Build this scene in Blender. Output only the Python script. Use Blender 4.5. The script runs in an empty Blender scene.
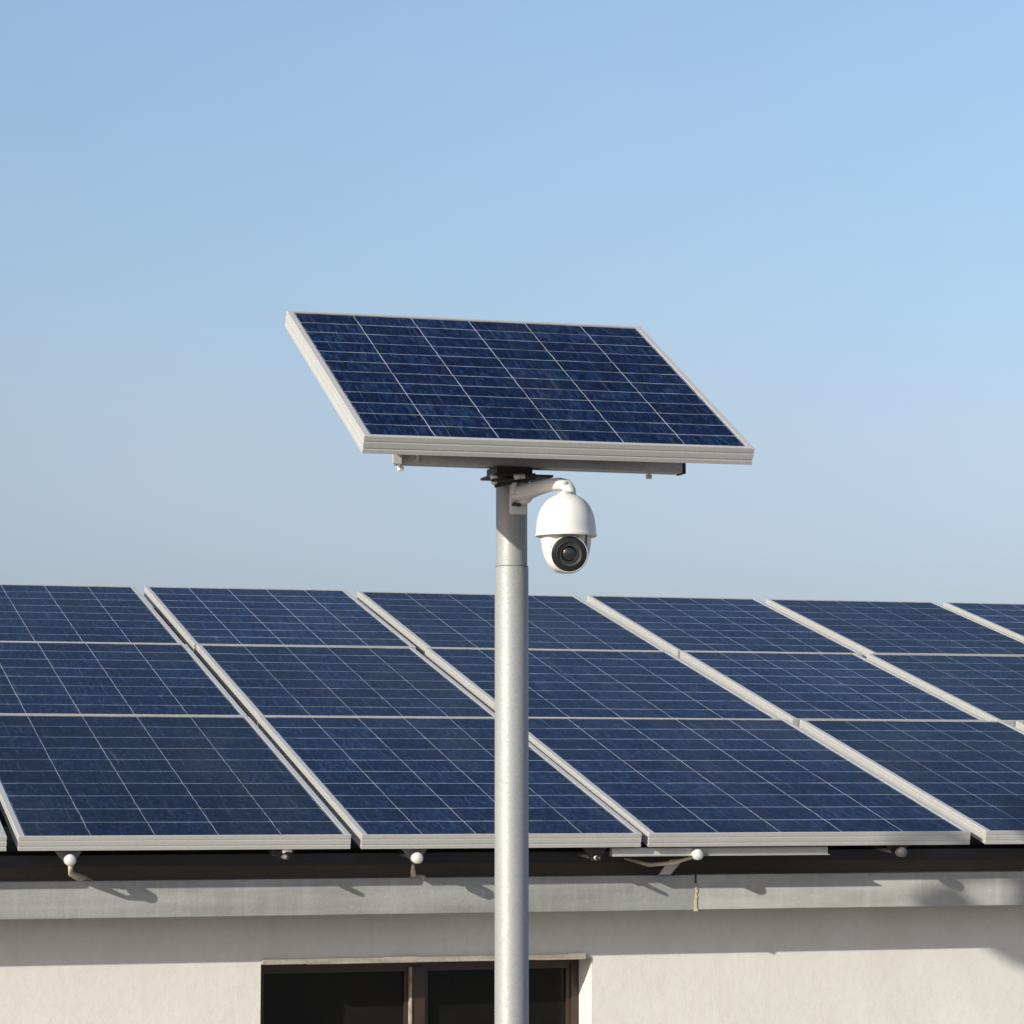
import bpy, math, random
from mathutils import Vector, Matrix
random.seed(4)
S = bpy.context.scene
C = S.collection
R = math.radians

# ------------------------------------------------------------------ camera, sky, sun, exposure
EYE = 3.4
YAW, PITCH, FPX = R(16.82), R(5.46), 2823.0
cam = bpy.data.cameras.new('camera'); cam.sensor_width = 36; cam.lens = FPX / 1024 * 36
cam.clip_start = 0.1; cam.clip_end = 3000
co = bpy.data.objects.new('camera', cam); C.objects.link(co); S.camera = co
co.location = (0, 0, EYE); co.rotation_euler = (R(90) + PITCH, 0, -YAW)

SUN = Vector((1.95, 1.0, -0.88)).normalized()          # the way the light travels
SUN_EL = math.asin(-SUN.z)
SUN_AZ = math.atan2(-SUN.x, -SUN.y)                   # clockwise from +Y
w = bpy.data.worlds.new('World'); S.world = w; w.use_nodes = True
nt = w.node_tree; bg = nt.nodes['Background']
sky = nt.nodes.new('ShaderNodeTexSky'); sky.sky_type = 'NISHITA'; sky.sun_disc = False
sky.sun_elevation = SUN_EL; sky.sun_rotation = SUN_AZ % (2 * math.pi)
sky.altitude = 0; sky.air_density = 1.0; sky.dust_density = 1.5; sky.ozone_density = 3.0
# paler, hazier band of air near the horizon
gc = nt.nodes.new('ShaderNodeTexCoord'); sp = nt.nodes.new('ShaderNodeSeparateXYZ'); nt.links.new(gc.outputs['Generated'], sp.inputs[0])
hz = nt.nodes.new('ShaderNodeValToRGB'); nt.links.new(sp.outputs[2], hz.inputs[0])
AIR = [(0, (0.701, 0.634, 0.734)), (0.0711, (0.754, 0.682, 0.789)), (0.117, (0.922, 0.771, 0.766)), (0.169, (1.013, 0.886, 0.818)), (0.221, (1.091, 0.964, 0.895)), (0.267, (1.158, 1.029, 0.963)), (0.6, (1.123, 0.998, 0.934))]
hz.color_ramp.interpolation = 'LINEAR'
for e_ in range(len(AIR)-2): hz.color_ramp.elements.new(.5)
for el_, (p_, c_) in zip(hz.color_ramp.elements, AIR):
    el_.position = p_; el_.color = (*c_, 1)
mo = nt.nodes.new('ShaderNodeTexNoise'); mo.inputs['Scale'].default_value = 9; mo.inputs['Detail'].default_value = 5; mo.inputs['Roughness'].default_value = .6
nt.links.new(gc.outputs['Generated'], mo.inputs['Vector'])
ms = nt.nodes.new('ShaderNodeVectorMath'); ms.operation = 'MULTIPLY_ADD'; nt.links.new(mo.outputs['Color'], ms.inputs[0])
ms.inputs[1].default_value = (.11, .07, .06); ms.inputs[2].default_value = (.945, .965, .970)
mv = nt.nodes.new('ShaderNodeVectorMath'); mv.operation = 'MULTIPLY'; nt.links.new(hz.outputs[0], mv.inputs[0]); nt.links.new(ms.outputs[0], mv.inputs[1])
mx = nt.nodes.new('ShaderNodeMix'); mx.data_type = 'RGBA'; mx.blend_type = 'MULTIPLY'; mx.inputs[0].default_value = 1
nt.links.new(sky.outputs[0], mx.inputs[6]); nt.links.new(mv.outputs[0], mx.inputs[7]); nt.links.new(mx.outputs[2], bg.inputs[0])
bg.inputs[1].default_value = 0.12
sd = bpy.data.lights.new('sun', 'SUN'); sd.energy = 4.6; sd.angle = R(0.6); sd.color = (1.0, 0.93, 0.82)
so = bpy.data.objects.new('sun', sd); C.objects.link(so); so.rotation_euler = SUN.to_track_quat('-Z', 'Y').to_euler()
so.location = (-8, -2, 9)
S.view_settings.view_transform = 'Standard'; S.view_settings.look = 'None'
S.view_settings.exposure = 0.62; S.view_settings.gamma = 1
S.render.resolution_x = 1024; S.render.resolution_y = 1024

# ------------------------------------------------------------------ helpers
class MB:
    """collects verts and faces and links them as one mesh object"""
    def __init__(s): s.v = []; s.f = []; s.uv = {}; s.sm = []
    def add(s, vs, fs, M=None, smooth=False):
        b = len(s.v)
        for p in vs:
            p = Vector(p); s.v.append(M @ p if M else p)
        for f in fs:
            s.f.append([b + i for i in f]); s.sm.append(smooth)
        return s
    def box(s, a, b, M=None, bev=0.0):
        x0, y0, z0 = a; x1, y1, z1 = b
        if bev <= 0:
            vs = [(x0,y0,z0),(x1,y0,z0),(x1,y1,z0),(x0,y1,z0),(x0,y0,z1),(x1,y0,z1),(x1,y1,z1),(x0,y1,z1)]
            return s.add(vs, [(0,3,2,1),(4,5,6,7),(0,1,5,4),(1,2,6,5),(2,3,7,6),(3,0,4,7)], M)
        import bmesh
        bm = bmesh.new(); bmesh.ops.create_cube(bm, size=1)
        for q in bm.verts:
            q.co = Vector(((x0+x1)/2 + q.co.x*(x1-x0), (y0+y1)/2 + q.co.y*(y1-y0), (z0+z1)/2 + q.co.z*(z1-z0)))
        bmesh.ops.bevel(bm, geom=bm.edges[:], offset=bev, segments=2, affect='EDGES', profile=.6)
        bm.verts.index_update()
        s.add([q.co.copy() for q in bm.verts], [[q.index for q in f.verts] for f in bm.faces], M, True); bm.free()
        return s
    def tube(s, pts, rs, n=20, caps=True, smooth=True):
        pts = [Vector(p) for p in pts]
        if not hasattr(rs, '__len__'): rs = [rs] * len(pts)
        vs = []; up = None
        for i, p in enumerate(pts):
            t = (pts[min(i+1, len(pts)-1)] - pts[max(i-1, 0)]).normalized()
            if up is None:
                up = Vector((0, 0, 1)) if abs(t.z) < .9 else Vector((0, 1, 0))
            a = t.cross(up).normalized(); up = a.cross(t).normalized()
            for k in range(n):
                an = 2*math.pi*k/n
                vs.append(p + (a*math.cos(an) + up*math.sin(an)) * rs[i])
        fs = []
        for i in range(len(pts)-1):
            for k in range(n):
                fs.append((i*n+k, i*n+(k+1) % n, (i+1)*n+(k+1) % n, (i+1)*n+k))
        s.add(vs, fs, None, smooth)
        if caps:
            b = len(s.v) - len(vs)
            s.f.append([b+k for k in range(n)][::-1]); s.sm.append(False)
            s.f.append([b+(len(pts)-1)*n+k for k in range(n)]); s.sm.append(False)
        return s
    def lathe(s, prof, M=None, n=48, a0=0.0, a1=2*math.pi):
        full = abs(a1-a0-2*math.pi) < 1e-6
        m = n if full else n+1
        vs = [(r*math.cos(a0+(a1-a0)*k/n), r*math.sin(a0+(a1-a0)*k/n), z) for r, z in prof for k in range(m)]
        fs = []
        for i in range(len(prof)-1):
            for k in range(n):
                k2 = (k+1) % m
                fs.append((i*m+k, i*m+k2, (i+1)*m+k2, (i+1)*m+k))
        return s.add(vs, fs, M, True)
    def build(s, name, mat, parent=None):
        me = bpy.data.meshes.new(name); me.from_pydata([tuple(v) for v in s.v], [], s.f)
        me.polygons.foreach_set('use_smooth', s.sm)
        me.materials.append(mat); me.update()
        import bmesh
        bm = bmesh.new(); bm.from_mesh(me); bmesh.ops.recalc_face_normals(bm, faces=bm.faces[:]); bm.to_mesh(me); bm.free()
        o = bpy.data.objects.new(name, me); C.objects.link(o)
        if parent: o.parent = parent
        return o

def sharp(o, ang=35):
    me = o.data
    import bmesh
    bm = bmesh.new(); bm.from_mesh(me)
    for e in bm.edges:
        if len(e.link_faces) == 2 and e.calc_face_angle(0) > R(ang): e.smooth = False
    bm.to_mesh(me); bm.free()
    return o

def tag(o, label=None, cat=None, group=None, kind=None):
    for k, v in (('label', label), ('category', cat), ('group', group), ('kind', kind)):
        if v: o[k] = v
    return o

def thing(name, label, cat, loc=(0, 0, 0), rot=(0, 0, 0), group=None):
    o = bpy.data.objects.new(name, None); C.objects.link(o)
    o.location = loc; o.rotation_euler = rot; o.empty_display_size = .2
    return tag(o, label, cat, group)

def copy_tree(o, parent=None):
    c = o.copy(); C.objects.link(c); c.parent = parent
    for ch in list(o.children): copy_tree(ch, c)
    return c

# ------------------------------------------------------------------ materials
def mat(name):
    m = bpy.data.materials.new(name); m.use_nodes = True
    return m, m.node_tree, m.node_tree.nodes['Principled BSDF']
def nn(t, kind, **kw):
    n = t.nodes.new(kind)
    for k, v in kw.items(): setattr(n, k, v)
    return n
def math_(t, op, a, b=None, clamp=False):
    n = nn(t, 'ShaderNodeMath', operation=op); n.use_clamp = clamp
    for i, x in enumerate((a, b)):
        if x is None: continue
        if isinstance(x, (int, float)): n.inputs[i].default_value = x
        else: t.links.new(x, n.inputs[i])
    return n.outputs[0]
def ramp(t, fac, stops):
    r = nn(t, 'ShaderNodeValToRGB'); cr = r.color_ramp
    while len(cr.elements) < len(stops): cr.elements.new(.5)
    for e, (p, c) in zip(cr.elements, stops):
        e.position = p; e.color = (c, c, c, 1) if isinstance(c, (int, float)) else (*c, 1)
    t.links.new(fac, r.inputs[0]); return r.outputs[0]
def noise(t, vec, scale, detail=4, rough=.55):
    n = nn(t, 'ShaderNodeTexNoise'); n.inputs['Scale'].default_value = scale
    n.inputs['Detail'].default_value = detail; n.inputs['Roughness'].default_value = rough
    t.links.new(vec, n.inputs['Vector']); return n.outputs[0]
def mapv(t, vec, scale):
    m = nn(t, 'ShaderNodeMapping'); m.inputs['Scale'].default_value = scale
    t.links.new(vec, m.inputs['Vector']); return m.outputs[0]
def mixc(t, fac, a, b, mode='MIX'):
    m = nn(t, 'ShaderNodeMix', data_type='RGBA', blend_type=mode)
    for s_, x in ((m.inputs[0], fac), (m.inputs[6], a), (m.inputs[7], b)):
        if isinstance(x, (int, float)): s_.default_value = x
        elif isinstance(x, tuple): s_.default_value = (*x, 1)
        else: t.links.new(x, s_)
    return m.outputs[2]
def bump(t, h, strength, dist, b):
    n = nn(t, 'ShaderNodeBump'); n.inputs['Strength'].default_value = strength; n.inputs['Distance'].default_value = dist
    t.links.new(h, n.inputs['Height']); t.links.new(n.outputs[0], b.inputs['Normal'])

def surface(name, base, dark, rough=.5, metal=0.0, sc=(6, 6, 6), fine=120, amt=.5, bmp=.0, spec=.5, fineamt=.35):
    """two scales of noise between a base colour and a dirtier one"""
    m, t, b = mat(name)
    tc = nn(t, 'ShaderNodeTexCoord').outputs['Object']
    v = mapv(t, tc, sc)
    n1 = noise(t, v, 1.0, 6, .6); n2 = noise(t, tc, fine, 3, .7)
    f = math_(t, 'ADD', math_(t, 'MULTIPLY', ramp(t, n1, [(.3, 0.0), (.72, 1.0)]), amt), math_(t, 'MULTIPLY', ramp(t, n2, [(.35, 0.0), (.7, 1.0)]), fineamt), True)
    t.links.new(mixc(t, f, base, dark), b.inputs['Base Color'])
    t.links.new(math_(t, 'ADD', math_(t, 'MULTIPLY', n1, .25), rough - .12), b.inputs['Roughness'])
    b.inputs['Metallic'].default_value = metal
    b.inputs['Specular IOR Level'].default_value = spec
    if bmp: bump(t, n2, bmp, .004, b)
    return m

M = {}
M['frame'] = surface('anodised_frame', (.44, .445, .42), (.34, .345, .325), .42, .25, (2, 14, 14), 60, .5, spec=.4)
M['alu'] = surface('mill_aluminium', (.46, .45, .43), (.27, .26, .24), .45, .35, (3, 20, 20), 90, .6)
def m_galv():
    m, t, b = mat('galvanised_steel')
    tc = nn(t, 'ShaderNodeTexCoord').outputs['Object']
    vo = nn(t, 'ShaderNodeTexVoronoi'); vo.inputs['Scale'].default_value = 300; t.links.new(mapv(t, tc, (1, 1, .8)), vo.inputs['Vector'])
    sp_ = nn(t, 'ShaderNodeSeparateXYZ'); t.links.new(vo.outputs['Color'], sp_.inputs[0])
    n1 = noise(t, mapv(t, tc, (9, 9, 1.2)), 1.5, 6, .65); n2 = noise(t, tc, 120, 4, .7)
    scr = noise(t, mapv(t, tc, (60, 60, 2.5)), 1.0, 3, .7)
    k = math_(t, 'ADD', math_(t, 'MULTIPLY', sp_.outputs[0], .34), math_(t, 'MULTIPLY', n1, .40))
    k = math_(t, 'ADD', k, math_(t, 'MULTIPLY', n2, .3))
    c = ramp(t, k, [(.25, (.195, .205, .203)), (.55, (.235, .245, .241)), (.9, (.28, .287, .28))])
    c = mixc(t, math_(t, 'MULTIPLY', ramp(t, scr, [(.62, 0.), (.72, 1.)]), .35), c, (.14, .14, .135))
    t.links.new(c, b.inputs['Base Color']); b.inputs['Metallic'].default_value = .2
    t.links.new(math_(t, 'ADD', .46, math_(t, 'MULTIPLY', sp_.outputs[1], .2)), b.inputs['Roughness'])
    bump(t, n2, .12, .002, b)
    return m
M['galv'] = m_galv()
M['clampgrey'] = surface('weathered_clamp', (.20, .195, .185), (.08, .075, .07), .6, .3)
M['white_paint'] = surface('white_housing_paint', (.53, .53, .505), (.44, .435, .41), .38, 0, (8, 8, 8), 60, .35)
M['black'] = surface('black_plastic', (.012, .012, .013), (.03, .03, .03), .4, 0)
M['dark_steel'] = surface('dark_clamp_steel', (.06, .055, .05), (.02, .018, .017), .45, .6)
M['zinc'] = surface('zinc_bolt', (.75, .74, .70), (.45, .43, .40), .35, .3)
M['under'] = surface('dark_slate_purlin', (.050, .054, .064), (.030, .031, .036), .7, 0, (2, 8, 8))
M['board'] = surface('dark_brown_board', (.105, .090, .072), (.05, .042, .034), .8, 0, (2, 12, 12))
M['deck'] = surface('bitumen_deck', (.05, .05, .05), (.03, .03, .03), .9, 0)
M['sealant'] = surface('old_yellow_sealant', (.50, .44, .33), (.28, .22, .14), .7, 0, (20, 20, 20))
M['brown'] = surface('brown_window_frame', (.040, .022, .014), (.020, .012, .009), .35, 0, (4, 4, 20), 90)
M['lintel'] = surface('weathered_plaster_lip', (.36, .33, .28), (.17, .15, .12), .9, 0, (5, 30, 30), 70, .9)
M['ground'] = surface('concrete_yard', (.30, .29, .27), (.20, .19, .18), .9, 0, (.3, .3, .3), 6)

def m_wall():
    m, t, b = mat('cream_render')
    tc = nn(t, 'ShaderNodeTexCoord').outputs['Object']
    n1 = noise(t, mapv(t, tc, (1.6, 1.6, 1.0)), 1.3, 7, .6)
    n2 = noise(t, tc, 30, 5, .65); n3 = noise(t, tc, 190, 3, .7)
    st = noise(t, mapv(t, tc, (9, 9, .9)), 1.0, 5, .6)
    c = mixc(t, ramp(t, n1, [(.35, 0.), (.68, 1.)]), (.55, .55, .515), (.495, .488, .455))
    c = mixc(t, math_(t, 'MULTIPLY', ramp(t, st, [(.5, 0.), (.8, 1.)]), .25), c, (.44, .41, .36))
    c = mixc(t, math_(t, 'MULTIPLY', ramp(t, n2, [(.45, 0.), (.75, 1.)]), .22), c, (.40, .37, .33))
    c = mixc(t, math_(t, 'MULTIPLY', ramp(t, n3, [(.62, 0.), (.70, 1.)]), .25), c, (.30, .27, .24))
    dr = ramp(t, noise(t, mapv(t, tc, (22, 22, .7)), 1.0, 4, .6), [(.60, 0.), (.76, 1.)])
    c = mixc(t, math_(t, 'MULTIPLY', dr, .22), c, (.36, .33, .28))
    ck = nn(t, 'ShaderNodeTexVoronoi', feature='DISTANCE_TO_EDGE'); ck.inputs['Scale'].default_value = 1.1
    cw = nn(t, 'ShaderNodeVectorMath', operation='ADD'); t.links.new(tc, cw.inputs[0])
    wn_ = nn(t, 'ShaderNodeTexNoise'); wn_.inputs['Scale'].default_value = 5; wn_.inputs['Detail'].default_value = 5; t.links.new(tc, wn_.inputs['Vector'])
    ws = nn(t, 'ShaderNodeVectorMath', operation='SCALE'); t.links.new(wn_.outputs['Color'], ws.inputs[0]); ws.inputs['Scale'].default_value = .35
    t.links.new(ws.outputs[0], cw.inputs[1]); t.links.new(cw.outputs[0], ck.inputs['Vector'])
    cr_ = ramp(t, ck.outputs['Distance'], [(0, 1.), (.004, 0.)])
    cr_ = math_(t, 'MULTIPLY', cr_, ramp(t, n1, [(.55, 0.), (.65, .16)]))
    c = mixc(t, cr_, c, (.25, .23, .20))
    t.links.new(c, b.inputs['Base Color']); b.inputs['Roughness'].default_value = .95
    b.inputs['Specular IOR Level'].default_value = .1
    bump(t, math_(t, 'ADD', n3, math_(t, 'MULTIPLY', n2, 1.5)), .22, .004, b)
    return m
M['wall'] = m_wall()

def m_fascia():
    m, t, b = mat('grey_cement_fascia')
    tc = nn(t, 'ShaderNodeTexCoord').outputs['Object']
    n1 = noise(t, mapv(t, tc, (1.2, 2, 9)), 1.3, 7, .65)
    st = noise(t, mapv(t, tc, (16, 16, 1.5)), 1.0, 5, .65)
    n2 = noise(t, tc, 38, 5, .7); n3 = noise(t, tc, 150, 2, .6)
    c = mixc(t, ramp(t, n1, [(.35, 0.), (.68, 1.)]), (.295, .313, .303), (.22, .228, .213))
    c = mixc(t, math_(t, 'MULTIPLY', ramp(t, st, [(.5, 0.), (.75, 1.)]), .45), c, (.37, .37, .36))
    c = mixc(t, math_(t, 'MULTIPLY', ramp(t, n2, [(.55, 0.), (.75, 1.)]), .35), c, (.20, .19, .17))
    c = mixc(t, math_(t, 'MULTIPLY', ramp(t, n3, [(.66, 0.), (.72, 1.)]), .5), c, (.50, .49, .46))
    t.links.new(c, b.inputs['Base Color']); b.inputs['Roughness'].default_value = .85
    b.inputs['Specular IOR Level'].default_value = .2
    bump(t, math_(t, 'ADD', n3, n2), .25, .004, b)
    return m
M['fascia'] = m_fascia()

def m_cells():
    """polycrystalline cells: UV is measured in cells, so every panel brings its own grid"""
    m, t, b = mat('solar_cells')
    uv = nn(t, 'ShaderNodeTexCoord').outputs['UV']
    wob = nn(t, 'ShaderNodeTexNoise'); wob.inputs['Scale'].default_value = 2.3; wob.inputs['Detail'].default_value = 3
    t.links.new(uv, wob.inputs['Vector'])
    sx = nn(t, 'ShaderNodeSeparateXYZ'); t.links.new(uv, sx.inputs[0])
    sw = nn(t, 'ShaderNodeSeparateXYZ'); t.links.new(wob.outputs['Color'], sw.inputs[0])
    u = math_(t, 'ADD', sx.outputs[0], math_(t, 'MULTIPLY', math_(t, 'SUBTRACT', sw.outputs[0], .5), .03))
    v = math_(t, 'ADD', sx.outputs[1], math_(t, 'MULTIPLY', math_(t, 'SUBTRACT', sw.outputs[1], .5), .07))
    def line(x, half, soft, k=1.0):
        if k != 1.0: x = math_(t, 'MULTIPLY', x, k)
        f = math_(t, 'FRACT', x)
        d = math_(t, 'MINIMUM', f, math_(t, 'SUBTRACT', 1.0, f))
        return math_(t, 'SUBTRACT', 1.0, math_(t, 'DIVIDE', math_(t, 'SUBTRACT', d, half), soft), True) if False else \
            math_(t, 'SUBTRACT', 1.0, math_(t, 'DIVIDE', math_(t, 'MAXIMUM', math_(t, 'SUBTRACT', d, half), 0.0), soft), True)
    geo = nn(t, 'ShaderNodeTexCoord').outputs['Object']
    oi = nn(t, 'ShaderNodeObjectInfo')
    addv = nn(t, 'ShaderNodeVectorMath', operation='ADD'); t.links.new(geo, addv.inputs[0])
    sc = nn(t, 'ShaderNodeVectorMath', operation='SCALE'); t.links.new(oi.outputs['Location'], sc.inputs[0]); sc.inputs['Scale'].default_value = 3.7
    t.links.new(sc.outputs[0], addv.inputs[1]); g = addv.outputs[0]
    # crystal flakes
    vo = nn(t, 'ShaderNodeTexVoronoi'); vo.inputs['Scale'].default_value = 1.0
    t.links.new(mapv(t, g, (85, 24, 1)), vo.inputs['Vector'])
    fl = nn(t, 'ShaderNodeSeparateXYZ'); t.links.new(vo.outputs['Color'], fl.inputs[0])
    vo2 = nn(t, 'ShaderNodeTexVoronoi'); vo2.inputs['Scale'].default_value = 1.0
    t.links.new(mapv(t, g, (300, 60, 1)), vo2.inputs['Vector'])
    f2 = nn(t, 'ShaderNodeSeparateXYZ'); t.links.new(vo2.outputs['Color'], f2.inputs[0])
    # each cell a little different
    wn = nn(t, 'ShaderNodeTexWhiteNoise', noise_dimensions='3D')
    cmb = nn(t, 'ShaderNodeCombineXYZ')
    t.links.new(math_(t, 'FLOOR', u), cmb.inputs[0]); t.links.new(math_(t, 'FLOOR', v), cmb.inputs[1]); t.links.new(oi.outputs['Random'], cmb.inputs[2])
    t.links.new(cmb.outputs[0], wn.inputs['Vector'])
    big = noise(t, mapv(t, g, (1.1, .8, 1)), 1.0, 4, .6)
    k = math_(t, 'ADD', math_(t, 'MULTIPLY', fl.outputs[0], .42), math_(t, 'MULTIPLY', f2.outputs[1], .30))
    k = math_(t, 'ADD', k, math_(t, 'MULTIPLY', wn.outputs['Value'], .18))
    k = math_(t, 'ADD', k, math_(t, 'MULTIPLY', big, .25))
    c = ramp(t, k, [(.18, CELL_D), (.62, CELL_M), (.95, CELL_L)])
    hue = nn(t, 'ShaderNodeTexNoise'); hue.inputs['Scale'].default_value = 1.0; hue.inputs['Detail'].default_value = 3
    t.links.new(mapv(t, g, (28, 14, 1)), hue.inputs['Vector'])
    hs = nn(t, 'ShaderNodeMix', data_type='RGBA', blend_type='MULTIPLY'); hs.inputs[0].default_value = 1
    sh = nn(t, 'ShaderNodeVectorMath', operation='MULTIPLY_ADD'); t.links.new(hue.outputs['Color'], sh.inputs[0])
    sh.inputs[1].default_value = (1.5, .9, .8); sh.inputs[2].default_value = (.25, .55, .6)
    t.links.new(c, hs.inputs[6]); t.links.new(sh.outputs[0], hs.inputs[7]); c = hs.outputs[2]
    # fine busbars running up the slope, patchy
    gate = ramp(t, noise(t, mapv(t, g, (16, 5, 1)), 1.0, 3, .7), [(.5, 0.), (.68, 1.)])
    c = mixc(t, math_(t, 'MULTIPLY', math_(t, 'MULTIPLY', line(u, .012, .02, 4.0), gate), .6), c, (.08, .12, .20))
    # gaps between cells
    n4 = noise(t, mapv(t, g, (9, 14, 1)), 1.0, 3, .7)
    pr = ramp(t, n4, [(.3, .35), (.62, 1.)])
    rows = math_(t, 'MULTIPLY', line(v, .011, .012), math_(t, 'MULTIPLY', pr, .75))
    alt = ramp(t, noise(t, mapv(t, g, (2.2, 40, 1)), 1.0, 1, .5), [(.3, .55), (.6, 1.)])
    rows = math_(t, 'MULTIPLY', rows, alt)
    cols = math_(t, 'MULTIPLY', line(u, .0045, .006), math_(t, 'MULTIPLY', ramp(t, n4, [(.28, .3), (.60, .9)]), .8))
    c = mixc(t, rows, c, (.36, .43, .50)); c = mixc(t, cols, c, (.37, .41, .46))
    # patchy film of dust, droppings, and a slightly different batch colour for each panel
    rn = math_(t, 'ADD', .72, math_(t, 'MULTIPLY', oi.outputs['Random'], .56))
    tn = nn(t, 'ShaderNodeVectorMath', operation='SCALE'); t.links.new(c, tn.inputs[0]); t.links.new(rn, tn.inputs['Scale']); c = tn.outputs[0]
    film = ramp(t, noise(t, mapv(t, g, (1.6, .55, 1)), 1.0, 6, .68), [(.5, 0.), (.78, 1.)])
    c = mixc(t, math_(t, 'MULTIPLY', film, .035), c, (.36, .40, .44))
    wisp = ramp(t, noise(t, mapv(t, g, (22, 1.3, 1)), 1.0, 5, .7), [(.60, 0.), (.74, 1.)])
    c = mixc(t, math_(t, 'MULTIPLY', wisp, .07), c, (.36, .40, .44))
    drop = ramp(t, noise(t, mapv(t, g, (8, 5, 1)), 1.0, 2, .5), [(.83, 0.), (.845, 1.)])
    c = mixc(t, math_(t, 'MULTIPLY', drop, .7), c, (.55, .55, .50))
    # dust
    du = ramp(t, noise(t, mapv(t, g, (260, 90, 1)), 1.0, 2, .6), [(.64, 0.), (.74, 1.)])
    c = mixc(t, math_(t, 'MULTIPLY', du, .07), c, (.30, .33, .36))
    t.links.new(c, b.inputs['Base Color'])
    b.inputs['Roughness'].default_value = .28
    b.inputs['IOR'].default_value = 1.105
    t.links.new(math_(t, 'ADD', .20, math_(t, 'MULTIPLY', big, .2)), b.inputs['Roughness'])
    return m
CELL_D, CELL_M, CELL_L = (.0007, .0022, .011), (.0028, .0085, .031), (.012, .028, .072)
M['cells'] = m_cells()

def m_pane():
    m, t, b = mat('dusty_dark_glass')
    tc = nn(t, 'ShaderNodeTexCoord').outputs['Object']
    n = noise(t, tc, 60, 4, .7); n2 = noise(t, tc, 2.2, 6, .65)
    f = math_(t, 'ADD', math_(t, 'MULTIPLY', ramp(t, n, [(.45, 0.), (.75, 1.)]), .3), math_(t, 'MULTIPLY', ramp(t, n2, [(.35, 0.), (.75, 1.)]), .8), True)
    t.links.new(mixc(t, f, (.0045, .0045, .004), (.010, .0095, .0075)), b.inputs['Base Color'])
    b.inputs['Roughness'].default_value = .10; b.inputs['IOR'].default_value = 1.27
    return m
M['pane'] = m_pane()

def m_lens():
    m, t, b = mat('lens_glass')
    b.inputs['Base Color'].default_value = (.006, .007, .008, 1); b.inputs['Roughness'].default_value = .06
    b.inputs['IOR'].default_value = 1.5; b.inputs['Coat Weight'].default_value = .6
    return m
M['lens'] = m_lens()
def m_dome():
    m, t, b = mat('smoked_dome_window')
    b.inputs['Base Color'].default_value = (.010, .010, .011, 1); b.inputs['Roughness'].default_value = .12
    b.inputs['IOR'].default_value = 1.4
    return m
M['smoke'] = m_dome()

# ------------------------------------------------------------------ ground
g = MB().box((-900, -900, -.3), (900, 900, 0)).build('ground', M['ground']); tag(g, 'grey concrete yard below the building', kind='structure')
del g['label']

# ------------------------------------------------------------------ building
Z0 = EYE - .210                       # height of the lowest panel edge
DY = 11.0                             # its distance
TILT = R(14.225)
FY, WY = 11.19, 11.413                # fascia front, wall front
F_TOP, F_BOT = EYE - .388, EYE - .535
XL, XR = -6.0, 16.0
bld = thing('building', 'cream rendered building with grey fascia and a brown framed window under the roof panels', 'building', (4, WY, 0))
def bpart(mb, name, m, parent=None):
    o = mb.build(name, m, parent or bld)
    if (parent or bld) is bld: o.matrix_parent_inverse = Matrix.Translation((-4, -WY, 0))
    return o
# wall with the opening
OX0, OX1, OZ0, OZ1 = 2.382, 3.800, EYE - 1.95, EYE - .739
DEP = .17
wb = MB()
xs = [XL, OX0, OX1, XR]; zs = [0, OZ0, OZ1, F_BOT + .10]
for i in range(3):
    for j in range(3):
        if i == 1 and j == 1: continue
        wb.add([(xs[i], WY, zs[j]), (xs[i+1], WY, zs[j]), (xs[i+1], WY, zs[j+1]), (xs[i], WY, zs[j+1])], [(0, 1, 2, 3)])
wy2 = WY + .30
wb.add([(OX0, WY, OZ0), (OX1, WY, OZ0), (OX1, WY, OZ1), (OX0, WY, OZ1), (OX0, wy2, OZ0), (OX1, wy2, OZ0), (OX1, wy2, OZ1), (OX0, wy2, OZ1)],
       [(0, 1, 5, 4), (1, 2, 6, 5), (2, 3, 7, 6), (3, 0, 4, 7)])
# ends and back of the house
BY = 18.6
wb.add([(XL, WY, 0), (XL, BY, 0), (XL, BY, F_BOT+.1), (XL, WY, F_BOT+.1), (XR, WY, 0), (XR, BY, 0), (XR, BY, F_BOT+.1), (XR, WY, F_BOT+.1)],
       [(0, 3, 2, 1), (4, 5, 6, 7), (1, 2, 6, 5)])
wall = bpart(wb, 'wall', M['wall'])
# fascia: two lengths with the open joint between them
JX = 4.189
fm = MB(); fm.box((XL-.15, FY, F_BOT), (JX-.005, WY+.25, F_TOP), bev=.004); bpart(fm, 'fascia', M['fascia'])
fm = MB(); fm.box((JX+.005, FY-.001, F_BOT+.002), (XR+.15, WY+.25, F_TOP+.001), bev=.004); bpart(fm, 'fascia', M['fascia'])
sj = MB(); random.seed(9)
prev = None
N = 9
for k in range(N):                    # ragged bead in the joint
    z0 = F_BOT - .004 + (F_TOP - F_BOT - .03) * k / N; z1 = F_BOT - .004 + (F_TOP - F_BOT - .03) * (k+1) / N - .0004
    a = .0045 + random.random()*.0025 + (.004 if k == 0 else 0); d = (random.random()-.5)*.004
    sj.box((JX-a+d, FY-.003-random.random()*.002, z0), (JX+a*.6+d, FY+.02, z1))
bpart(sj, 'joint_sealant', M['sealant'])
# dark board and purlin behind the panel edge
bpart(MB().box((XL-.1, FY+.12, F_TOP), (XR+.1, FY+.20, F_TOP+.055)), 'eaves_board', M['board'])
bpart(MB().box((XL-.1, FY+.10, F_TOP+.0555), (XR+.1, FY+.16, F_TOP+.098)), 'purlin', M['under'])
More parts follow.
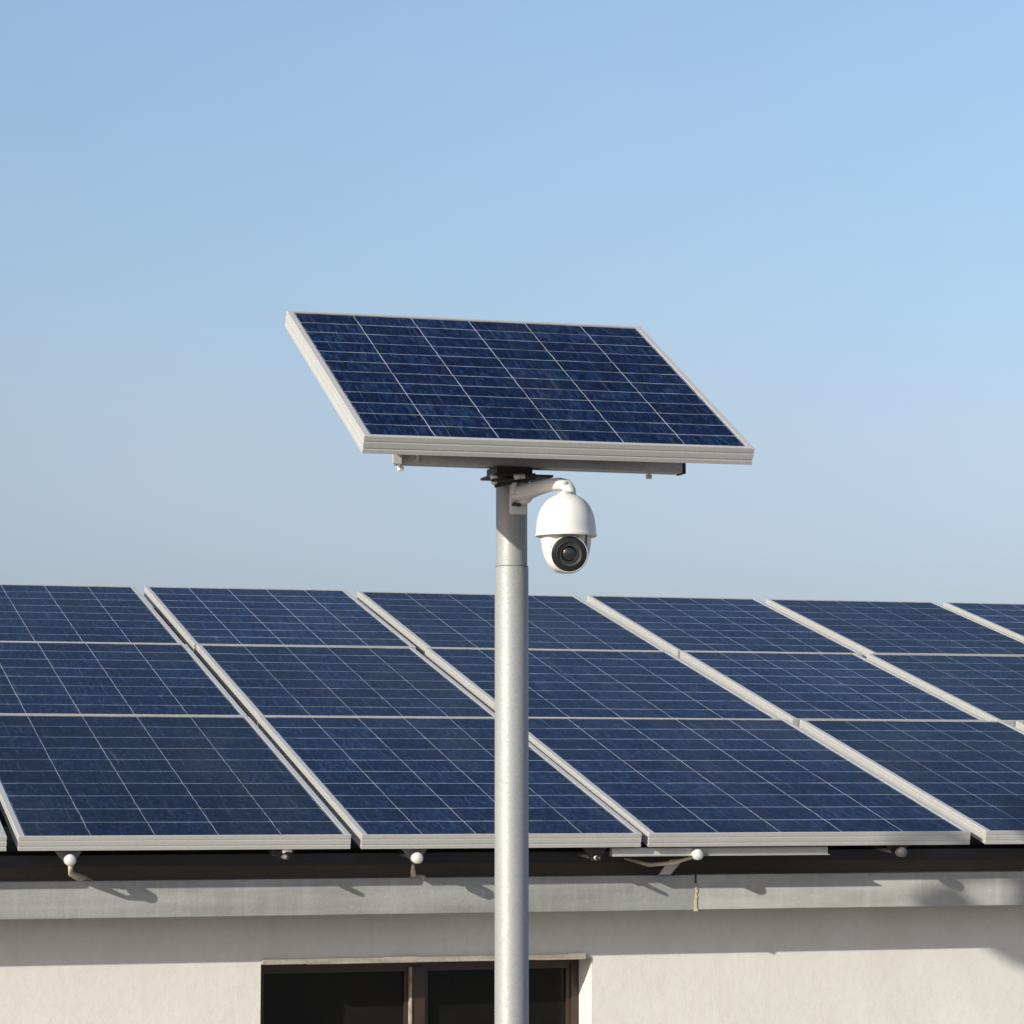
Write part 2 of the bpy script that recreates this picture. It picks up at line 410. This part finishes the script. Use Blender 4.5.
# roof deck, parallel to the panels, and its far slope
ct, st_ = math.cos(TILT), math.sin(TILT)
def slope(x, t, n):                   # point on the panel plane: t up the slope, n off the surface
    return Vector((x, DY + t*ct - n*st_, Z0 + t*st_ + n*ct))
t0, t1 = .36, 5.50
A, B_ = slope(0, t0, -.16), slope(0, t1, -.16)
dm = MB(); prof = [(A.y, A.z), (B_.y, B_.z), (BY+.3, B_.z-.55), (BY+.3, B_.z-.65), (B_.y, B_.z-.12), (A.y, A.z-.08)]
n6 = len(prof)
dm.add([(XL-.15, y, z) for y, z in prof] + [(XR+.15, y, z) for y, z in prof],
       [tuple(range(n6))[::-1], tuple(range(n6, 2*n6))] + [(i, (i+1) % n6, n6+(i+1) % n6, n6+i) for i in range(n6)])
bpart(dm, 'roof', M['deck'])
gm = MB()
for X in (XL, XR):                    # gable infill
    gm.add([(X, WY, F_BOT+.1), (X, BY, F_BOT+.1), (X, BY, B_.z-.6), (X, B_.y, B_.z-.1), (X, A.y, A.z-.05)], [(0, 1, 2, 3, 4)])
gm.add([(XL, BY, F_BOT+.1), (XR, BY, F_BOT+.1), (XR, BY, B_.z-.6), (XL, BY, B_.z-.6)], [(0, 1, 2, 3)])
bpart(gm, 'gable', M['wall'])
# lintel lip over the window
lm = MB(); random.seed(2); x = OX0 + .004
while x < OX1 - .05:
    x2 = min(x + .09 + random.random()*.1, OX1 - .03)
    lm.box((x, WY-.016-random.random()*.003, OZ1-.001-random.random()*.003), (x2, WY+.05, OZ1+.018+random.random()*.003)); x = x2 + .0003
bpart(lm, 'lintel', M['lintel'])
# window: frame, mullion, sashes, panes
WF = WY + DEP
win = MB()
fw = .034
win.box((OX0+.002, WF, OZ1-fw), (OX1-.002, WF+.07, OZ1-.001)); win.box((OX0+.002, WF, OZ0+.001), (OX1-.002, WF+.07, OZ0+fw))
win.box((OX0+.002, WF, OZ0+fw), (OX0+fw, WF+.07, OZ1-fw)); win.box((OX1-fw, WF, OZ0+fw), (OX1-.002, WF+.07, OZ1-fw))
MX0, MX1 = 3.052, 3.118
win.box((MX0+.009, WF-.004, OZ0+fw), (MX1, WF+.07, OZ1-fw))
wo = bpart(win, 'window', M['brown'])
def sash(x0, x1):
    z0, z1 = OZ0+fw, OZ1-fw; s = .018
    m = MB(); y0, y1 = WF+.016, WF+.05
    m.box((x0, y0, z1-s), (x1, y1, z1)); m.box((x0, y0, z0), (x1, y1, z0+s))
    m.box((x0, y0, z0+s), (x0+s, y1, z1-s)); m.box((x1-s, y0, z0+s), (x1, y1, z1-s))
    m.build('sash', M['brown'], wo)
    MB().box((x0+s, WF+.034, z0+s), (x1-s, WF+.040, z1-s)).build('pane', M['pane'], wo)
sash(OX0+fw, MX0); sash(MX1, OX1-fw)
MB().box((MX0, WF-.010, OZ0+fw), (MX0+.0085, WF+.02, OZ1-fw)).build('edge_strip', M['lintel'], wo)

# ------------------------------------------------------------------ solar panels
TH = .058
def ring(mb, w, L, prof, ky=1.0):
    """sweep a closed profile (inset, height) round the w x L rectangle with mitred corners"""
    n = len(prof)
    vs = []
    for cx, cy, sx, sy in ((0, 0, 1, 1), (w, 0, -1, 1), (w, L, -1, -1), (0, L, 1, -1)):
        for d, z in prof:
            dy = d if d < .004 else .004 + (d-.004)*ky
            vs.append((cx+sx*d, cy+sy*dy, z))
    fs = []
    for c in range(4):
        c2 = (c+1) % 4
        for i in range(n):
            j = (i+1) % n
            fs.append((c*n+i, c2*n+i, c2*n+j, c*n+j))
    mb.add(vs, fs)
def panel_parts(root, w, L, nx, ny, rim=.024, th=TH, ky=.08):
    m = MB()
    k = th/.058
    prof = [(.0015, 0), (0, -.0015), (0, -.016*k), (.0010, -.0172*k), (.0010, -.0205*k), (0, -.023*k), (0, -.039*k), (.0014, -.0402*k), (.0014, -.0435*k),
            (0, -.0455*k), (0, -th), (.03, -th), (.03, -th+.002), (.003, -th+.002), (.003, -.016), (rim-.004, -.016), (rim, -.0032), (rim, -.001), (rim-.001, 0)]
    ring(m, w, L, prof, ky)
    fr = m.build('frame', M['frame'], root)
    a = rim - .003; ay = .004 + (rim-.004)*ky - .0010; z1, z0 = -.0036, -.0145
    c = MB().box((a, ay, z0), (w-a, L-ay, z1)).build('cell_sheet', M['cells'], root)
    uvl = c.data.uv_layers.new(name='UVMap')
    mg = rim + .004; my = .004 + (rim-.004)*ky + .002
    for lp in c.data.loops:
        p = c.data.vertices[lp.vertex_index].co
        uvl.data[lp.index].uv = ((p.x-mg)/(w-2*mg)*nx, (p.y-my)/(L-2*my)*ny)
    return fr, c

TS = [0, 2.120, 3.800, 5.470]        # row edges up the slope
# left edges of the columns in each row (bottom, middle, top)
SE = {0: [-.03, 1.345, 2.702, 3.915, 5.437, 6.62, 7.86, 9.1],
      1: [-.02, 1.345, 2.706, 3.948, 5.405, 6.528, 7.77, 9.0],
      2: [-.02, 1.340, 2.694, 3.962, 5.398, 6.570, 7.775, 9.0]}
GAP = {0: [.045, .045, .033, .072, .07, .06, .06], 1: [.05, .055, .062, .066, .066, .06, .06], 2: [.05, .055, .064, .066, .066, .06, .06]}
NY = [10, 8, 8]
rowname = ['lowest', 'middle', 'topmost']
colname = ['cut off by the left edge of the view, left of the big whole panel', 'at the left, the first whole column', 'in the column that the pole crosses',
           'in the column just right of the pole', 'in the fourth column, well right of the pole', 'near the right edge of the view', 'in the far right column']
LBL = {
 (0,0): 'sliver of a solar panel in the lowest roof row at the far left edge',
 (0,1): 'biggest whole solar panel of the lowest row, at the left, ending above the window',
 (0,2): 'solar panel in the lowest roof row that the pole crosses in front of',
 (0,3): 'lowest row solar panel just right of the pole, loose metal strip below its edge',
 (0,4): 'rightmost solar panel visible in the lowest roof row, above the right end of the fascia',
 (1,1): 'middle row solar panel at the far left, above the big whole lowest panel',
 (1,2): 'middle row solar panel just left of the pole, its right corner behind the pole',
 (1,3): 'middle row solar panel starting behind the pole and reaching right, below the security camera',
 (1,4): 'middle row solar panel in the fourth column, second from the right edge',
 (1,5): 'middle row solar panel cut by the right edge of the view',
 (2,1): 'topmost row solar panel at the far left edge against the sky',
 (2,2): 'topmost row solar panel between the far left one and the one crossed by the pole',
 (2,3): 'topmost row solar panel that the pole crosses, ending below the security camera',
 (2,4): 'topmost row solar panel starting just right of the security camera',
 (2,5): 'topmost row solar panel second from the right edge against the sky',
 (2,6): 'small visible corner of a topmost row solar panel at the far right edge'}
for r in range(3):
    for c in range(7):
        x0 = SE[r][c]; x1 = SE[r][c+1] - GAP[r][c]
        if c == 6: x1 = x0 + 1.15
        tt0 = TS[r]; tt1 = TS[r+1] - (.014 if r == 1 else .018)
        lb = LBL.get((r, c), '%s row solar panel %s' % (rowname[r], ['beyond the left edge of the view', '', '', '', '', 'just beyond the right edge of the view', 'farthest beyond the right edge of the view'][c]))
        dz = random.uniform(-.002, .002)
        loc = slope(x0, tt0, dz)
        pn = thing('solar_panel', lb, 'solar panel', loc, (TILT+random.uniform(-.0018, .0018), random.uniform(-.0015, .0015), random.uniform(-.0012, .0012)), 'solar panels laid in three rows on the roof')
        panel_parts(pn, x1-x0, tt1-tt0, 5, NY[r])
# rails the panels lie on
for t in (.36, 1.75, 2.45, 3.45, 4.1, 5.1):
    m = MB(); a = slope(0, t, 0)
    m.box((XL+.3, -.02, -.155), (XR-.6, .02, -TH-.003))
    o = m.build('support_rail', M['under']); o.location = (0, a.y, a.z); o.rotation_euler = (TILT, 0, 0)
    nm = {.36: 'first', 1.75: 'second', 2.45: 'third', 3.45: 'fourth', 4.1: 'fifth', 5.1: 'sixth'}[t]
    tag(o, 'long dark support rail hidden under the roof panels, %s one up from the eaves' % nm, 'rail', 'support rails under the roof panels')

# ------------------------------------------------------------------ brackets under the panel edge
CR, CU = (Vector((math.cos(YAW), -math.sin(YAW), 0)), None)
FW = Vector((math.sin(YAW)*math.cos(PITCH), math.cos(YAW)*math.cos(PITCH), math.sin(PITCH))); CU = CR.cross(FW)
def at(px, py, Y):                    # where the photo's pixel meets the upright plane at distance Y
    d = FW*FPX + CR*(px-512) - CU*(py-512); d = d * (Y/d.y); return Vector((d.x, d.y, d.z+EYE))
BYY = DY + .035
def bracket(px, py, label, rad=.023, foot=None, capm='zinc', platem='clampgrey'):
    p = at(px, py, BYY)
    th = thing('edge_bracket', label, 'bracket', p, (0, 0, 0), 'brackets with round caps below the panel edge')
    top = Z0 - TH - p.z + .0
    m = MB()                          # angled plate hanging from the frame
    m.add([(-.055*1, .03, top), (.050, .03, top), (.020, .03, -.012), (-.016, .03, -.012), (-.055, .042, top), (.050, .042, top), (.020, .042, -.012), (-.016, .042, -.012)],
          [(0,1,2,3), (7,6,5,4), (0,4,5,1), (1,5,6,2), (2,6,7,3), (3,7,4,0)])
    m.build('plate', M[platem], th)
    # rod running back to the first rail and its round cap
    rod = MB(); rod.tube([(0, .01, 0), (0, .30, .012)], .009, 12); rod.build('rod', M['alu'], th)
    cp = MB(); cp.lathe([(0, -.030), (rad*.55, -.029), (rad*.88, -.024), (rad, -.012), (rad, .014), (rad*.8, .020), (0, .020)], Matrix.Rotation(R(90), 4, 'X') @ Matrix.Scale(-1, 4, (0, 0, 1)), 24)
    cp.build('round_cap', M[capm], th)
    if foot:
        f = MB()
        pts = [Vector(q) for q in foot[0]]; f.tube(pts, foot[1], 10); f.build('foot', M['sealant'], th)
    return th
fz = F_TOP - (at(70, 860, BYY).z)
bracket(70, 860, 'leftmost bracket with a pale round cap and a pale foot curling onto the fascia', foot=([(.004, .0, -.018), (.006, .03, -.045), (.02, .10, fz+.03), (.07, FY-BYY+.02, fz+.01), (.12, FY-BYY+.03, fz-.002)], [.011, .008, .012, .018, .006]))
bracket(417, 858, 'bracket with a bright round cap below the panel edge just left of the pole', foot=([(.01, .10, -.03), (.03, FY-BYY+.02, fz+.008), (.07, FY-BYY+.012, fz+.000), (.10, FY-BYY+.03, fz-.004)], [.006, .014, .014, .004]))
b3 = bracket(697, 854.5, 'bracket with a round cap in front of the loose metal strip, two arms forking down', foot=([(-.02, .01, -.012), (-.08, .06, -.035), (-.16, .14, -.045), (-.24, .22, -.02)], [.007, .008, .009, .006]))
m = MB(); a0 = Vector((-.09, .05, -.03)); m.add([(-.085, .10, -.025), (-.02, .10, -.020), (-.075, .115, -.085), (-.125, .115, -.085), (-.085, .112, -.025), (-.02, .112, -.020), (-.075, .127, -.085), (-.125, .127, -.085)],
          [(0,1,2,3), (7,6,5,4), (0,4,5,1), (1,5,6,2), (2,6,7,3), (3,7,4,0)]); m.build('tab', M['alu'], b3)
bracket(901, 852, 'rightmost bracket with a dull round cap in shade below the panel edge', rad=.021, capm='clampgrey', platem='dark_steel')
b5 = bracket(285, 857, 'small bent hook bracket in the dark gap below the big left panel', rad=.010, platem='dark_steel', capm='clampgrey')
m = MB(); m.tube([(-.012, .0, .022), (.01, -.004, .030), (.026, -.002, .024)], [.010, .010, .007], 10); m.build('hook', M['zinc'], b5)
bracket(598, 858, 'small dark bracket beside the left end of the loose metal strip', rad=.008, capm='dark_steel', platem='dark_steel')
# loose aluminium strip
a, b = at(611, 849.5, DY+.07), at(826, 846, DY+.07)
m = MB(); m.box((a.x, DY+.05, Z0-TH-.034), (b.x, DY+.09, Z0-TH-.002), bev=.002)
m.box((a.x+.001, DY+.030, Z0-TH-.0365), (b.x-.001, DY+.092, Z0-TH-.0342))
tag(m.build('metal_strip', M['frame']), 'loose pale aluminium strip clipped below the lowest panels right of the pole', 'strip')

# ------------------------------------------------------------------ pole
PX, PY = 2.7346, 9.05
PT = EYE + 1.026
pole = thing('pole', 'tall round galvanised steel pole carrying a solar panel and a camera', 'pole', (PX, PY, 0))
m = MB(); JZ = at(511, 567, PY).z
m.lathe([(.0565, 0), (.0565, JZ-.004), (.0545, JZ)], n=64); m.lathe([(0, 0), (.13, 0), (.13, .02), (.0566, .02)], n=48); sharp(m.build('shaft', M['galv'], pole))
m = MB(); m.lathe([(.0528, JZ+.0002), (.0552, JZ+.0004), (.0552, JZ+.0030), (.0528, JZ+.0034)], n=64); m.build('joint_ring', M['clampgrey'], pole)
m = MB(); m.lathe([(.0527, JZ-.05), (.0527, PT-.012), (.050, PT-.008), (0, PT-.008)], n=64); sharp(m.build('upper_sleeve', M['galv'], pole))
# clamp plates on the head
hd = MB()
hd.box((-.070, -.060, PT-.0015), (.055, .060, PT+.0245)); hd.box((-.085, -.085, PT-.010), (.120, .085, PT-.002))
hd.build('head_plate', M['dark_steel'], pole)
hd = MB()
hd.box((-.085, -.075, -.006), (.060, -.058, .008), Matrix.Translation((.005, .0, PT-.024)) @ Matrix.Rotation(R(-13), 4, 'Y'))
hd.tube([(-.09, -.068, PT-.030), (-.02, -.075, PT-.02), (.06, -.075, PT-.004)], .008, 10)
hd.lathe([(.0535, PT-.034), (.058, PT-.033), (.058, PT-.018), (.0535, PT-.017)], n=48)
hd.build('strap', M['dark_steel'], pole)
hd = MB(); hd.tube([(-.092, -.062, PT-.014), (-.070, -.066, PT-.012)], .009, 8); hd.build('clamp_bolt', M['zinc'], pole)
hd = MB(); hd.tube([(-.018, -.088, PT-.014), (.018, -.088, PT-.008)], .010, 8); hd.build('clamp_bolt', M['zinc'], pole)
hd = MB(); hd.tube([(-.088, -.07, PT-.036), (-.074, -.072, PT-.030)], .007, 8); hd.build('clamp_bolt', M['zinc'], pole)

# ------------------------------------------------------------------ the panel on the pole
PTILT = R(28.44); PL, PW = 1.1935, 1.3329
pp = thing('solar_panel', 'single solar panel tilted on top of the galvanised pole, above the security camera', 'solar panel', (2.1138, 8.6, EYE+1.0870), (PTILT, R(-.412), R(1.255)))
panel_parts(pp, PW, PL, 6, 12, rim=.022, th=.060, ky=.6)
# carrying rail on the pole head (in world axes, so undo the tilt)
def onto(mb, name, m_):
    o = mb.build(name, m_, pp); o.matrix_parent_inverse = (Matrix.Translation(pp.location) @ pp.rotation_euler.to_matrix().to_4x4()).inverted(); return o
rl, rr = at(395, 460, PY), at(683, 466, PY)
RB, RT = PT + .023, PT + .075
m = MB()
m.box((rl.x, PY-.034, RB+.002), (rr.x-.012, PY+.034, RT), bev=.006); sharp(onto(m, 'carrying_rail', M['alu']), 50)
def under(x, y):                      # underside of the tilted panel above (x, y)
    s = (y - 8.6)/math.cos(PTILT); return EYE+1.0870 + (y-8.6)*math.tan(PTILT) - .060/math.cos(PTILT)
for sx in (rl.x+.10, rr.x-.10):       # triangular side struts up to the frame
    m = MB()
    m.tube([(sx, PY, RT-.01), (sx, PY, under(sx, PY)+.004)], .012, 12)
    m.tube([(sx, PY, RT-.005), (sx, PY+.55, under(sx, PY+.55)+.004)], .011, 12)
    m.tube([(sx, PY, RT-.005), (sx, 8.68, under(sx, 8.68)+.012)], .010, 12)
    onto(m, 'strut', M['alu'])
    m = MB(); m.box((sx-2.1138-.02, .16, -.090), (sx-2.1138+.02, PL-.032, -.0605)); m.build('cross_rail', M['alu'], pp)
def hang(px, py):
    p = at(px, py, PY-.02); p.z = RB - .012; m = MB()
    m.tube([(p.x, p.y, RB+.006), (p.x, p.y, p.z+.002)], .006, 10); m.tube([(p.x, p.y, p.z+.006), (p.x, p.y, p.z-.008)], .0115, 6, smooth=False)
    onto(m, 'hanging_bolt', M['zinc'])
hang(400.5, 467.5); hang(649, 474)
m = MB(); p = at(397, 460, PY-.05); m.box((p.x-.012, PY-.05, RB+.000), (p.x+.016, PY-.0345, RT-.004)); onto(m, 'end_clip', M['frame'])
m = MB(); m.tube([(at(414.5,460,PY).x, PY-.036, RB+.012), (at(415.5,460,PY).x, PY-.036, RT)], .006, 8); onto(m, 'edge_clip', M['frame'])
m = MB(); m.box((rr.x-.0115, PY-.036, RB), (rr.x-.003, PY+.036, RT+.002)); onto(m, 'rail_cap', M['dark_steel'])

# ------------------------------------------------------------------ security camera
K = FPX/ (Vector((2.9, 8.9, .85)).dot(FW))           # pixels per metre at the camera
CY = PY - .33                                        # dome axis distance
ax = at(566, 533, CY)                                # centre of the shroud rim
cam_t = thing('security_camera', 'white dome security camera with black lens hanging from the pole under the single panel', 'camera', ax)
m = MB()
# shroud
rim_r = 30.3/K
prof = []
Hs = 38/K
for i in range(15):
    a = i/14*R(90)
    prof.append((rim_r*math.sin(a)**.92*.97, Hs*(math.cos(a)**.86 if a < R(89.9) else 0)+.003))
prof[0] = (.0001, Hs+.003)
prof += [(rim_r*.985, -.001), (rim_r, -.007), (rim_r*.995, -.011), (rim_r*.95, -.013), (rim_r*.86, -.009), (.001, .0)]
m.lathe(prof, n=64); sharp(m.build('shroud', M['white_paint'], cam_t), 50)
# neck collar
m = MB(); m.lathe([(.030, Hs-.008), (.030, Hs+.006), (.024, Hs+.009), (.001, Hs+.009)], n=40); sharp(m.build('collar', M['alu'], cam_t))
# inner ball: white cheeks with the black window between them, facing the viewer
look = Vector((-math.sin(YAW+R(-1)), -math.cos(YAW+R(-1)), -.10)).normalized()
rb = 24.8/K; hb = 38/K
ball = MB(); nl, na = 22, 64
face = math.atan2(look.y, look.x)
def ballpt(th, ph, k=1.0):            # th from the top ring down to the pole of the bowl
    z = -hb*math.sin(th); r = rb*math.cos(th)**.72 if th < R(89.9) else 0
    return Vector((k*r*math.cos(ph), k*r*math.sin(ph), z*k - .006))
vs = [ballpt(R(90)*i/nl, 2*math.pi*j/na) for i in range(nl) for j in range(na)] + [ballpt(R(90), 0)]
fs = [(i*na+j, i*na+(j+1) % na, (i+1)*na+(j+1) % na, (i+1)*na+j) for i in range(nl-1) for j in range(na)]
fs += [((nl-1)*na+j, (nl-1)*na+(j+1) % na, nl*na) for j in range(na)]

# recessed face: a flat-faced drum set in the front of the ball
side = Vector((-look.y, look.x, 0)).normalized(); upv = look.cross(side)*-1
if upv.z < 0: upv = -upv
fc = (at(568.5, 553.5, CY) - ax) + look*(rb*.70)
dcut = fc.dot(look)
vs = [v_ - look*max(0.0, v_.dot(look) - dcut) for v_ in vs]       # the front is cut flat for the window
ball.add(vs, fs, None, True); sharp(ball.build('dome_housing', M['white_paint'], cam_t), 30)
def disc(name, m_, prof, centre, parent=cam_t, n=48, sx=1.0, sz=1.0):
    """prof: (radius, distance forward along the look direction)"""
    mb = MB()
    vs = []
    for r_, d in prof:
        for k in range(n):
            a = 2*math.pi*k/n
            vs.append(centre + look*d + side*(r_*sx*math.cos(a)) + upv*(r_*sz*math.sin(a)))
    fs = [(i*n+k, i*n+(k+1) % n, (i+1)*n+(k+1) % n, (i+1)*n+k) for i in range(len(prof)-1) for k in range(n)]
    mb.add(vs, fs, None, True); return sharp(mb.build(name, m_, parent), 40)
q = 1/K
disc('face_bezel', M['white_paint'], [(17.6*q, -.02), (18.6*q, .006), (18.2*q, .015), (17.5*q, .0175), (17.1*q, .015)], fc, sz=1.0)
win_ = disc('lens_window', M['smoke'], [(17.6*q, .006), (17.1*q, .0165), (15*q, .0195), (13.2*q, .0200), (13.0*q, .014)], fc)
disc('lens_barrel', M['black'], [(13.2*q, .010), (12.8*q, .019), (12.2*q, .0195), (11.6*q, .013), (9.0*q, .011), (8.8*q, .015), (8.1*q, .015), (7.7*q, .008), (5.6*q, .005)], fc, win_)
disc('lens', M['lens'], [(7.4*q, .008), (6.4*q, .0115), (4.2*q, .014), (2*q, .0152), (.1*q, .0155)], fc, win_)
# dark shut lines between the cheeks and the tilting centre
for dx in (-17.6, 17.0):
    c_ = fc + side*(dx*q) * (1 if side.dot(CR) > 0 else -1) + look*.001
    z1_, z0_ = -.010, fc.z - 2*q
    mm = MB(); a1 = side*.0016
    mm.add([c_-a1+look*e + Vector((0,0,zz-c_.z)) for e in (-.02, .0015) for zz in (z0_, z1_)] + [c_+a1+look*e + Vector((0,0,zz-c_.z)) for e in (-.02, .0015) for zz in (z0_, z1_)],
           [(0,1,3,2), (4,6,7,5), (0,2,6,4), (1,5,7,3), (2,3,7,6), (0,4,5,1)])
    mm.build('shut_line', M['black'], cam_t)
# arm
def L_(px, py, Y): return at(px, py, Y) - ax
arm = MB()
arm.tube([L_(519, 493.5, PY-.055), L_(528, 491.5, PY-.12), L_(540, 487.5, CY+.12), L_(551, 484.8, CY+.04), L_(560, 484.0, CY+.005), L_(566, 485.5, CY), L_(568.2, 490, CY), L_(568.6, 497, CY)],
         [.0300, .0275, .0240, .0215, .0210, .0220, .0245, .0260], 28)
sharp(arm.build('arm', M['white_paint'], cam_t), 50)
sc_ = disc('arm_screw', M['alu'], [(2.1*q, -.01), (2.0*q, .002), (.1*q, .003)], L_(564.8, 482.5, CY) + look*.022, n=16)
# mounting plate on the pole with its bolts
pl = MB(); a = L_(510.5, 482, PY-.06); b = L_(527, 514.5, PY-.06)
pl.box((a.x, a.y+.002, b.z), (b.x, a.y+.014, a.z), bev=.003); pl.box((a.x+.012, a.y+.0145, b.z+.006), (b.x-.004, a.y+.06, a.z-.006))
pl.box((a.x, a.y-.030, L_(0+512, 497, PY).z), (a.x+.014, a.y+.0015, a.z-.004), bev=.002)
pl.build('mounting_plate', M['white_paint'], cam_t)
gs = MB(); gs.tube([L_(520, 501.5, PY-.062), L_(527, 499, PY-.10), L_(533, 494, PY-.13)], [.016, .015, .010], 16); gs.build('arm_gusset', M['white_paint'], cam_t)
bo = MB()
for x_, y_ in ((514.8, 504), (519.5, 504.5)):
    p = L_(x_, y_, PY-.075); bo.tube([p+Vector((0, .02, 0)), p+Vector((0, -.006, 0))], .0065, 6, smooth=False)
bo.build('mounting_bolt', M['dark_steel'], cam_t)

# ------------------------------------------------------------------ unseen lamp post, added to throw the soft shadow at the wall's right
hit = at(1022, 953, WY); back = 2.8
lp = hit - SUN*(back/SUN.y); AX = .35
lamp = thing('shadow_caster_lamp', 'added grey curved arm shadow caster, unseen just outside the left edge of the view', 'shadow caster', (lp.x+AX, lp.y, 0))
MB().tube([(0, 0, 0), (0, 0, lp.z), (0, 0, lp.z+.08), (-.02, 0, lp.z+.14), (-.08, 0, lp.z+.17), (-.20, 0, lp.z+.17), (-.32, 0, lp.z+.15), (-AX, 0, lp.z+.12), (-AX, 0, lp.z+.08)], [.050, .032, .03, .026, .024, .022, .020, .018, .018], 24).build('post', M['galv'], lamp)
LM = Matrix.Translation((-AX, 0, lp.z))
m = MB(); m.lathe([(.001, .09), (.04, .085), (.06, .05), (.088, .0), (.092, -.02), (.085, -.022), (.001, -.015)], LM, n=48); sharp(m.build('shade', M['frame'], lamp))
m = MB(); m.lathe([(.075, -.023), (.068, -.04), (.04, -.055), (.001, -.06)], LM, n=40); m.build('diffuser', M['white_paint'], lamp)
